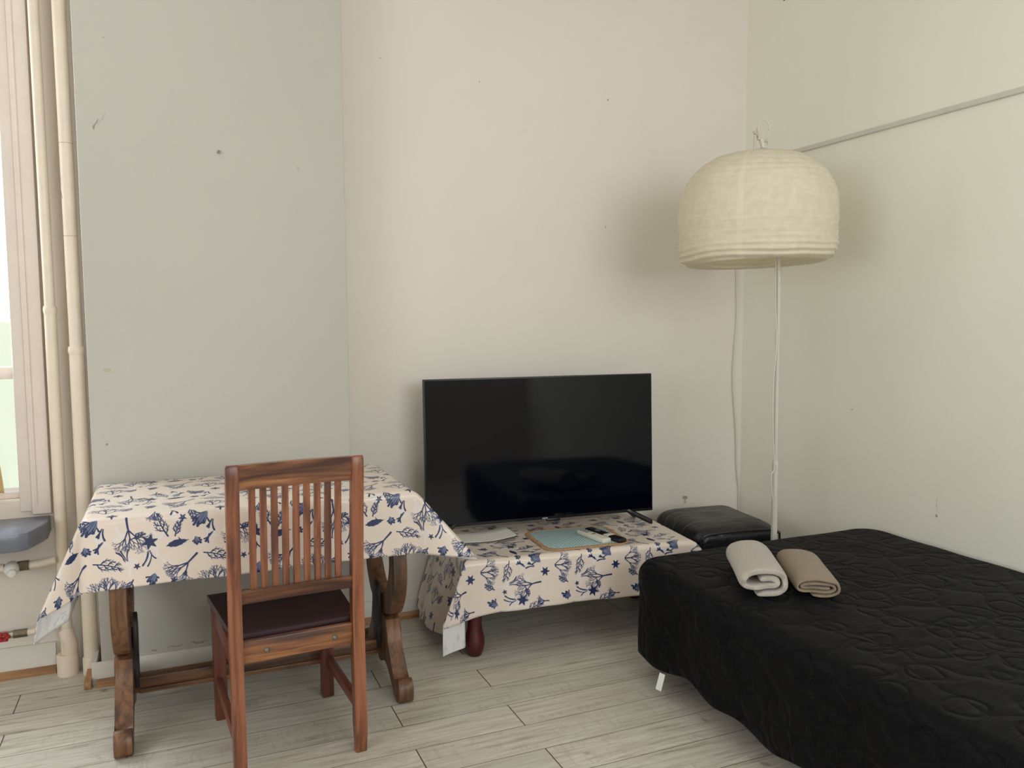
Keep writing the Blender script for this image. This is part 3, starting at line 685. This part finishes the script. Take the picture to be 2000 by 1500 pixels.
for a in range(4):
    r1, r2 = rings[a], rings[(a+1) % 4]
    for k in range(n): bm.faces.new((r1[k], r1[(k+1) % n], r2[(k+1) % n], r2[k]))
bm_obj('crochet_edge', bm, M_edge, mt)
M_rw = plain('white remote plastic', srgb(218, 214, 202), .4, .5); M_rb = plain('black remote plastic', srgb(20, 20, 22), .35, .5); M_grey = plain('grey rubber button', srgb(95, 100, 104), .6)
def remote(name, w, l, h, mat, loc, rz, label):
    e = empty(name, loc, rz); tag(e, label, 'remote control')
    bm = bmesh.new(); add_box(bm, (-w/2, -l/2, 0), (w/2, l/2, h), .006, 3); bm_obj('body', bm, mat, e); return e
r1 = remote('remote_control', .046, .185, .020, M_rw, (1.640, 2.995, ZT+.004), R(10), 'white remote control on the turquoise mat, left of the black one')
for i in range(3):
    for j in range(3): box('button', (-.015+i*.012, .030+j*.018, .0195), (-.007+i*.012, .040+j*.018, .0215), M_grey, r1, .001)
box('button', (-.010, -.005, .0195), (.010, .004, .0215), M_grey, r1, .001)
r2 = remote('remote_control', .042, .235, .018, M_rb, (1.697, 2.995, ZT+.004), R(11), 'black remote control with white band on the turquoise mat')
box('white_band', (-.0212, -.045, .004), (.0212, -.010, .0186), M_rw, r2, .002)
lathe('navigation_ring', [(.013, 0), (.013, .002), (.008, .002)], M_grey, r2, (0, .050, .0178), 20)
bm = bmesh.new(); n = 14                                                  # open folder, slightly curled
M_paper = plain('white folder paper', srgb(232, 230, 224), .45, .4)
fd = empty('paper_folder', (1.215, 3.20, ZT), R(-3)); tag(fd, 'open white paper folder lying beside the television base', 'folder')
for nm, dz, th, col in (('cover', .0, .0015, plain('grey folder cover', srgb(150, 148, 140), .5)), ('pages', .006, .002, M_paper)):
    bm = bmesh.new(); rows = []
    for i in range(n+1):
        u = i/n; x = -.12+.24*u; zz = dz+.0015+(.014 if nm == 'pages' else .004)*max(0, (u-.55)/.45)**1.5+.004*max(0, (.3-u)/.3)
        rows.append([bm.verts.new(p) for p in ((x, -.075-.004*u, zz), (x, .07, zz), (x, .07, zz+th), (x, -.075-.004*u, zz+th))])
    for a, b in zip(rows, rows[1:]):
        for k in range(4): bm.faces.new((a[k], a[(k+1) % 4], b[(k+1) % 4], b[k]))
    bm.faces.new(rows[0][::-1]); bm.faces.new(rows[-1]); bm_obj(nm, bm, col, fd)

# ------------------------------------------------------------------ ottoman
def leather():
    m = NT('black leatherette'); m.b.inputs['Base Color'].default_value = srgb(20, 21, 25); m.b.inputs['Roughness'].default_value = .36; m.b.inputs['Specular IOR Level'].default_value = .5
    v = m.coord((3, 9, 4)); h = m.noise(v, 2.2, 3, .5, 1.0); n1 = m.bump(h, .6, .014)
    v2 = m.coord(); n2 = m.bump(m.noise(v2, 400, 2), .12, .001, n1); return m.m
M_lea = leather()
ot = empty('ottoman', (2.335, 3.075, 0), R(-7)); tag(ot, 'black padded leatherette cube stool in the corner behind the lamp pole', 'stool')
bm = bmesh.new(); n = 26; a, b, hh = .212, .225, .425
def softbox(bm, a, b, z0, z1, r, n=24, puff=.0):
    add = []
    prof = [(-1.0, z0+.004)]+[(-1, z0+.004+(z1-r-z0-.004)*k/4) for k in range(1, 5)]
    rings = []
    P = rrect(2*a, 2*b, r*1.0, 8)
    def ring(ins, z): return [bm.verts.new((x*(1-ins/a), y*(1-ins/b), z+puff*max(0, 1-(x*(1-ins/a)/a)**2)*max(0, 1-(y*(1-ins/b)/b)**2)*(1 if ins > r*.9 else 0))) for x, y in P]
    rings.append(ring(.004, z0))
    for k in range(5): rings.append(ring(0, z0+.004+(z1-r-z0-.004)*k/4))
    for k in range(1, 7): t = k/6*PI/2; rings.append(ring(r*(1-math.cos(t)), z1-r+r*math.sin(t)))
    for k in range(1, 9): rings.append(ring(r+(min(a, b)-r)*k/8.3, z1))
    for r1, r2 in zip(rings, rings[1:]):
        m_ = len(P)
        for k in range(m_): bm.faces.new((r1[k], r1[(k+1) % m_], r2[(k+1) % m_], r2[k]))
    bm.faces.new(rings[0][::-1]); bm.faces.new(rings[-1])
softbox(bm, a, b, 0, hh-.008, .055, puff=.012)
for v in bm.verts:
    q = noise.noise(Vector((v.co.x*7, v.co.y*14, v.co.z*7))); v.co.z += .006*q*(v.co.z > .3); v.co.x += .003*q
bm_obj('padded_body', bm, M_lea, ot)
pp = [(x, -b-.002, z) for x, z in [(-a+.012, .02), (-a+.012, hh-.075), (-a+.022, hh-.045), (-a+.05, hh-.028), (0, hh-.022), (a-.05, hh-.028), (a-.022, hh-.045), (a-.012, hh-.075), (a-.012, .02)]]
tube('piping', bez(pp, 4), .005, M_lea, ot, 8)

# ------------------------------------------------------------------ bed
BX0, BX1, BY1, BY0, BZ = 1.563, 2.795, 2.60, .55, .445
M_lin = plain('grey mattress ticking', srgb(120, 118, 115), .9, .1, bump=.2)
M_bedw = plain('dark bed base', srgb(30, 28, 28), .7, .3)
bd = empty('bed', (BX0, BY0, 0)); tag(bd, 'bed against the right wall, hidden under the black quilted bedspread', 'bed')
box('bed_base', (.05, .05, .12), (BX1-BX0-.02, BY1-BY0-.06, .25), M_bedw, bd, .01)
box('mattress', (.03, .03, .25), (BX1-BX0-.01, BY1-BY0-.05, .425), M_lin, bd, .04, 4)
for x in (.30, BX1-BX0-.10):
    for y in (.20, BY1-BY0-.40): lathe('leg', [(.022, 0), (.025, .02), (.025, .13)], M_bedw, bd, (x, y, 0), 16)
def quilt_mat():
    m = NT('black quilted cover'); v = m.coord()
    n0 = m.n('ShaderNodeTexNoise'); m.l(v, n0.inputs['Vector']); n0.inputs['Scale'].default_value = 6.5; n0.inputs['Detail'].default_value = 1
    ad = m.n('ShaderNodeVectorMath', operation='MULTIPLY_ADD'); m.l(n0.outputs[1], ad.inputs[0]); ad.inputs[1].default_value = (.10, .10, .10); m.l(v, ad.inputs[2])
    vo = m.n('ShaderNodeTexVoronoi', feature='F1'); m.l(ad.outputs[0], vo.inputs['Vector']); vo.inputs['Scale'].default_value = 8.5
    d = vo.outputs['Distance']
    ring = m.math('ABSOLUTE', m.math('SUBTRACT', d, .43)); groove = m.math('MINIMUM', m.math('MULTIPLY', ring, 9.0), 1.0); groove = m.math('POWER', groove, .5)
    vp = m.n('ShaderNodeTexVoronoi', feature='DISTANCE_TO_EDGE'); m.l(ad.outputs[0], vp.inputs['Vector']); vp.inputs['Scale'].default_value = 5.0
    g2 = m.math('POWER', m.math('MINIMUM', m.math('MULTIPLY', vp.outputs['Distance'], 8.0), 1.0), .5)
    h = m.math('ADD', groove, m.math('MULTIPLY', g2, .8))
    n1 = m.bump(h, .85, .009)
    w = m.noise(m.coord((7, 26, 12), rot=(0, 0, R(20))), 1.0, 4, .6, .8); n2 = m.bump(w, .6, .009, n1)
    c = m.mix(m.ramp(m.noise(v, 220, 2), [(.4, (0, 0, 0, 1)), (.6, (1, 1, 1, 1))]), srgb(6, 6, 8), srgb(13, 13, 16))
    m.l(c, m.b.inputs['Base Color']); m.b.inputs['Roughness'].default_value = .62; m.b.inputs['Specular IOR Level'].default_value = .10
    m.b.inputs['Sheen Weight'].default_value = .012; m.b.inputs['Sheen Roughness'].default_value = .5
    return m.m
bm = bmesh.new()
cxm, cym = (BX0+BX1)/2, (BY0+BY1)/2; hx, hy = (BX1-BX0)/2, (BY1-BY0)/2
NP = 420
def rr_at(t, hx, hy, r):
    """point on rounded rectangle, t in 0..1, uniform by perimeter"""
    segs = [(2*hy-2*r), PI/2*r, (2*hx-2*r), PI/2*r]*2; tot = sum(segs); s = t*tot; k = 0
    while s > segs[k] and k < 7: s -= segs[k]; k += 1
    if k == 0: return hx, -hy+r+s, 1, 0
    if k == 1: a = s/r; return hx-r+r*math.cos(a), hy-r+r*math.sin(a), math.cos(a), math.sin(a)
    if k == 2: return hx-r-s, hy, 0, 1
    if k == 3: a = PI/2+s/r; return -hx+r+r*math.cos(a), hy-r+r*math.sin(a), math.cos(a), math.sin(a)
    if k == 4: return -hx, hy-r-s, -1, 0
    if k == 5: a = PI+s/r; return -hx+r+r*math.cos(a), -hy+r+r*math.sin(a), math.cos(a), math.sin(a)
    if k == 6: return -hx+r+s, -hy, 0, -1
    a = PI*1.5+s/r; return hx-r+r*math.cos(a), -hy+r+r*math.sin(a), math.cos(a), math.sin(a)
rings = []; rc = .13; rf = .055
def ringq(ins, z, fl=0, hem=False):
    out = []
    for k in range(NP):
        x, y, nx, ny = rr_at(k/NP, hx-ins, hy-ins, max(rc-ins, .02))
        px, py = cxm+x+nx*fl, cym+y+ny*fl
        px = min(px, XR-.008)
        u = noise.noise(Vector((px*9, py*9, z*9))); zz = z
        if z < BZ-.08:
            wv = .007*math.sin(py*17+px*11)+.008*u; px += nx*wv if px < XR-.03 else 0; py += ny*wv
        else: zz += .004*noise.noise(Vector((px*5, py*5, 2)))
        if hem: zz += .012*math.sin(py*9+1.0)+.008*math.sin(py*23+px*9)-.012*max(0, 1-abs(py-1.0)/.8)
        out.append(bm.verts.new((px, py, zz)))
    return out
zh = .112
for k in range(15):
    t = k/14; z = zh+(BZ-rf-zh)*t; rings.append(ringq(0, z, .006*(1-t)**1.5, k == 0))
for k in range(1, 9): t = k/8*PI/2; rings.append(ringq(rf*(1-math.cos(t)), BZ-rf+rf*math.sin(t)))
for k in range(1, 40): rings.append(ringq(rf+(hx-rf)*k/40.0, BZ+.004*math.sin(min(1, k/12)*PI/2)))
for r1_, r2_ in zip(rings, rings[1:]):
    for k in range(NP): bm.faces.new((r1_[k], r1_[(k+1) % NP], r2_[(k+1) % NP], r2_[k]))
L_ = rings[-1]; bm.faces.new(L_)
bs = bm_obj('bedspread', bm, quilt_mat(), autosmooth=180); sd = bs.modifiers.new('t', 'SOLIDIFY'); sd.thickness = .010; sd.offset = -1
tag(bs, 'black quilted bedspread covering the bed beside the right wall', 'bedspread')
t_ = box('care_label', (-.011, -.0008, -.05), (.011, .0008, .01), M_tag, bs, 0, M=Matrix.Translation((1.555, 2.335, .085)) @ Matrix.Rotation(R(-62), 4, 'Z') @ Matrix.Rotation(R(8), 4, 'Y') @ Matrix.Rotation(R(-14), 4, 'X'))
t_['label'] = 'white care label hanging from the hem'

# ------------------------------------------------------------------ towels
def towel(name, loc, rz, a, b, length, th, turns, mat, label, seed, sag=.12):
    bm = bmesh.new(); n = int(40*turns); cl_ = []
    gap = th*1.25
    for i in range(n+1):
        t = i/n; ang = -PI*.55+2*PI*turns*t; k = turns*t*gap
        A, B = a-th/2-k, max(b-th/2-k, th*.2)
        e = 2.6
        c, s = math.cos(ang), math.sin(ang); x = A*math.copysign(abs(c)**(2/e), c); z = B*math.copysign(abs(s)**(2/e), s)
        z += .08*b*math.sin(x/a*3+seed)*(1-k/b*.5)
        cl_.append(Vector((x, 0, z)))
    prof = []
    for i, p in enumerate(cl_):
        d = (cl_[min(i+1, n)]-cl_[max(i-1, 0)]).normalized(); nrm = Vector((-d.z, 0, d.x)); tt = th/2*(.96 if 0 < i < n else .4)
        prof.append((p+nrm*tt, p-nrm*tt))
    m_ = 26; sl_ = []
    for j in range(m_+1):
        v = j/m_; y = (v-.5)*length; row = []
        endf = 1-.05*math.exp(-((min(v, 1-v))*m_)**2/2)
        for i, (p, q) in enumerate(prof):
            pr_ = []
            for w_ in (p, q):
                nz = noise.noise(Vector((w_.x*22+seed, y*14, w_.z*22)))
                ds = 1+.02*nz
                yy = y+.010*noise.noise(Vector((w_.x*30, seed, w_.z*40)))*(1 if (j == 0 or j == m_) else .5)-.05*w_.x*0
                pr_.append(bm.verts.new((w_.x*endf*ds, yy, (w_.z*endf*ds)*(1-.0*v))))
            row.append(pr_)
        sl_.append(row)
    for r1_, r2_ in zip(sl_, sl_[1:]):
        for i in range(n):
            bm.faces.new((r1_[i][0], r2_[i][0], r2_[i+1][0], r1_[i+1][0])); bm.faces.new((r1_[i][1], r1_[i+1][1], r2_[i+1][1], r2_[i][1]))
        bm.faces.new((r1_[0][0], r1_[0][1], r2_[0][1], r2_[0][0])); bm.faces.new((r1_[n][0], r2_[n][0], r2_[n][1], r1_[n][1]))
    for rw in (sl_[0], sl_[-1]):
        for i in range(n): bm.faces.new((rw[i][0], rw[i+1][0], rw[i+1][1], rw[i][1]))
    o = bm_obj(name, bm, mat, autosmooth=60); o.location = loc; o.rotation_euler = (0, 0, rz)
    ss = o.modifiers.new('sub', 'SUBSURF'); ss.levels = 1; ss.render_levels = 1
    tag(o, label, 'towel'); return o
def terry(name, col):
    m = NT(name); v = m.coord(); n_ = m.noise(v, 260, 3, .6); k = m.mix(m.ramp(n_, [(.3, (0, 0, 0, 1)), (.7, (1, 1, 1, 1))]), tuple(c*.78 for c in col[:3])+(1,), col)
    m.l(k, m.b.inputs['Base Color']); m.b.inputs['Roughness'].default_value = .95; m.b.inputs['Specular IOR Level'].default_value = .1; m.b.inputs['Sheen Weight'].default_value = .2
    m.bump(m.math('ADD', n_, m.math('MULTIPLY', m.noise(v, 18, 3), 1.5)), .6, .004); return m.m
towel('folded_towel', (1.800, 2.155, BZ+.061), R(-30), .092, .057, .350, .021, 1.55, terry('light grey terry', srgb(190, 181, 170)), 'pale grey rolled towel on the bedspread, left of the tan towel', 1.0)
towel('folded_towel', (1.968, 2.088, BZ+.041), R(-31), .080, .036, .350, .0105, 2.2, terry('tan terry', srgb(150, 131, 110)), 'tan folded towel on the bedspread, right of the grey towel', 2.2)

# ------------------------------------------------------------------ floor lamp
lp = empty('floor_lamp', (2.381, 2.72, 0)); tag(lp, 'white floor lamp with big cream rice-paper shade on a thin pole', 'lamp')
M_lw = plain('white lamp metal', srgb(206, 202, 192), .4, .5)
lathe('base', [(.13, 0), (.135, .006), (.13, .014), (.04, .02), (.02, .03)], M_lw, lp, (0, 0, 0), 40)
tube('lower_pole', [(0, 0, .02), (0, 0, .725)], .0135, M_lw, lp, 16)
tube('upper_pole', bez([(0, 0, .72), (-.002, 0, 1.2), (-.006, 0, 1.56), (-.035, 0, 1.75), (-.075, 0, 1.93), (-.098, 0, 2.05), (-.112, 0, 2.09)], 6), .0095, M_lw, lp, 14)
lathe('pole_joint', [(.0115, -.03), (.0145, -.02), (.0145, 0), (.0105, .012)], M_lw, lp, (0, 0, .725), 20)
def paper():
    m = NT('cream rice paper'); v = m.coord()
    n1 = m.noise(m.coord((2, 2, 26)), 1.5, 4, .6, .4); n2 = m.noise(v, 34, 3, .6)
    c = m.mix(m.ramp(n2, [(.35, (0, 0, 0, 1)), (.7, (1, 1, 1, 1))]), srgb(234, 225, 205), srgb(242, 235, 218))
    tcn = m.t.nodes.new('ShaderNodeTexCoord'); s3 = m.n('ShaderNodeSeparateXYZ'); m.l(tcn.outputs['Object'], s3.inputs[0])
    ang = m.math('ARCTAN2', s3.outputs[1], s3.outputs[0])
    seam = m.math('LESS_THAN', m.math('ABSOLUTE', m.math('SUBTRACT', ang, -2.46)), .035)
    c = m.mix(m.math('MULTIPLY', seam, .45), c, srgb(250, 240, 212))
    m.l(c, m.b.inputs['Base Color']); m.b.inputs['Roughness'].default_value = .85; m.b.inputs['Specular IOR Level'].default_value = .15
    nb = m.bump(m.math('ADD', n1, m.math('MULTIPLY', n2, .4)), .5, .006)
    tl = m.n('ShaderNodeBsdfTranslucent'); m.l(c, tl.inputs[0]); mx = m.n('ShaderNodeMixShader'); mx.inputs[0].default_value = .35
    m.l(m.b.outputs[0], mx.inputs[1]); m.l(tl.outputs[0], mx.inputs[2]); m.l(mx.outputs[0], m.out.inputs[0]); return m.m
M_paper2 = paper()
prof = [(.235, 1.598), (.265, 1.590), (.285, 1.582), (.345, 1.577), (.378, 1.590), (.396, 1.612), (.402, 1.64), (.405, 1.70), (.406, 1.76), (.400, 1.82), (.385, 1.875), (.36, 1.92), (.325, 1.955), (.28, 1.985), (.23, 2.008), (.17, 2.022), (.12, 2.026)]
prof = [(r*.787, z) for r, z in prof]
fine = [Vector((r, 0, z)) for r, z in prof]; fine = bez(fine, 7)
bm = bmesh.new(); NA = 160; rings = []
for i, p in enumerate(fine):
    rr_ = []
    for k in range(NA):
        a = 2*PI*k/NA
        rib = (.0022+.0030*max(0, 1-(p.z-1.58)/.2))*math.sin(p.z*2*PI/.023+3.0*noise.noise(Vector((math.cos(a)*1.6, math.sin(a)*1.6, p.z*4))))*(1 if p.z < 1.95 else .5)
        lump = .006*noise.noise(Vector((math.cos(a)*2.5, math.sin(a)*2.5, p.z*9)))+.004*noise.noise(Vector((math.cos(a)*5, math.sin(a)*5, p.z*30)))
        r = p.x+rib+lump
        tilt = -.012*math.sin(a-.4)*(1 if p.z < 1.66 else max(0, 1-(p.z-1.66)/.25))
        rr_.append(bm.verts.new((r*math.cos(a), r*math.sin(a), p.z+tilt*.8)))
    rings.append(rr_)
for a_, b_ in zip(rings, rings[1:]):
    for k in range(NA): bm.faces.new((a_[k], a_[(k+1) % NA], b_[(k+1) % NA], b_[k]))
sh = bm_obj('paper_shade', bm, M_paper2, lp, autosmooth=180); sh.location = (-.125, 0, 0)
bm = bmesh.new()
for k in range(3):
    a = k*2*PI/3+.5; add_tube(bm, [(-.125+.098*math.cos(a), .098*math.sin(a), 2.024), (-.108, 0, 2.055)], .0025, 6)
add_tube(bm, [(-.125+.098*math.cos(t), .098*math.sin(t), 2.025) for t in [2*PI*k/32 for k in range(33)]], .003, 6)
bm_obj('shade_carrier', bm, M_lw, lp)
bm = bmesh.new(); add_tube(bm, [(-.150, -.008, 2.02), (-.148, -.008, 2.10)], .005, 8); add_tube(bm, [(-.158, -.01, 2.112), (-.120, .0, 2.098)], .006, 8)
add_tube(bm, [(-.122, 0, 2.085), (-.128, 0, 2.135)], .008, 10); add_tube(bm, [(-.112, 0, 2.085), (-.080, 0, 2.083)], .006, 8); add_tube(bm, [(-.080, 0, 2.095), (-.072, 0, 2.070)], .004, 8)
bm_obj('top_bracket', bm, plain('greyish cream plastic', srgb(196, 188, 172), .5), lp)
pts = [(-.126, 0, 2.13)]+[(-.098+.028*math.cos(t), 0, 2.142+.026*math.sin(t)) for t in [PI-k*PI*1.15/12 for k in range(13)]]
tube('cable_loop', pts, .003, M_lw, lp, 8)
tube('cable', bez([(-.03, -.01, 1.60), (-.028, -.012, 1.40), (-.020, -.014, 1.25), (-.034, -.014, 1.05), (-.030, -.016, .85), (-.020, -.016, .71), (-.034, -.016, .68), (-.030, -.016, .60), (-.018, -.016, .54), (-.014, -.012, .30), (-.014, -.01, .02)], 8), .0028, M_lw, lp, 8)
# thin cable running down the room corner
cc = tube('wall_cable', bez([(XR-.048, YW-.006, 2.14), (XR-.052, YW-.008, 1.6), (XR-.046, YW-.008, 1.35), (XR-.066, YW-.010, 1.05), (XR-.040, YW-.008, .75), (XR-.030, YW-.007, .55), (XR-.012, YW-.007, .38), (XR-.02, YW-.02, .003)], 8), .0035, M_lw, None, 8)
tag(cc, 'thin white cable running down the room corner behind the lamp', 'cable')
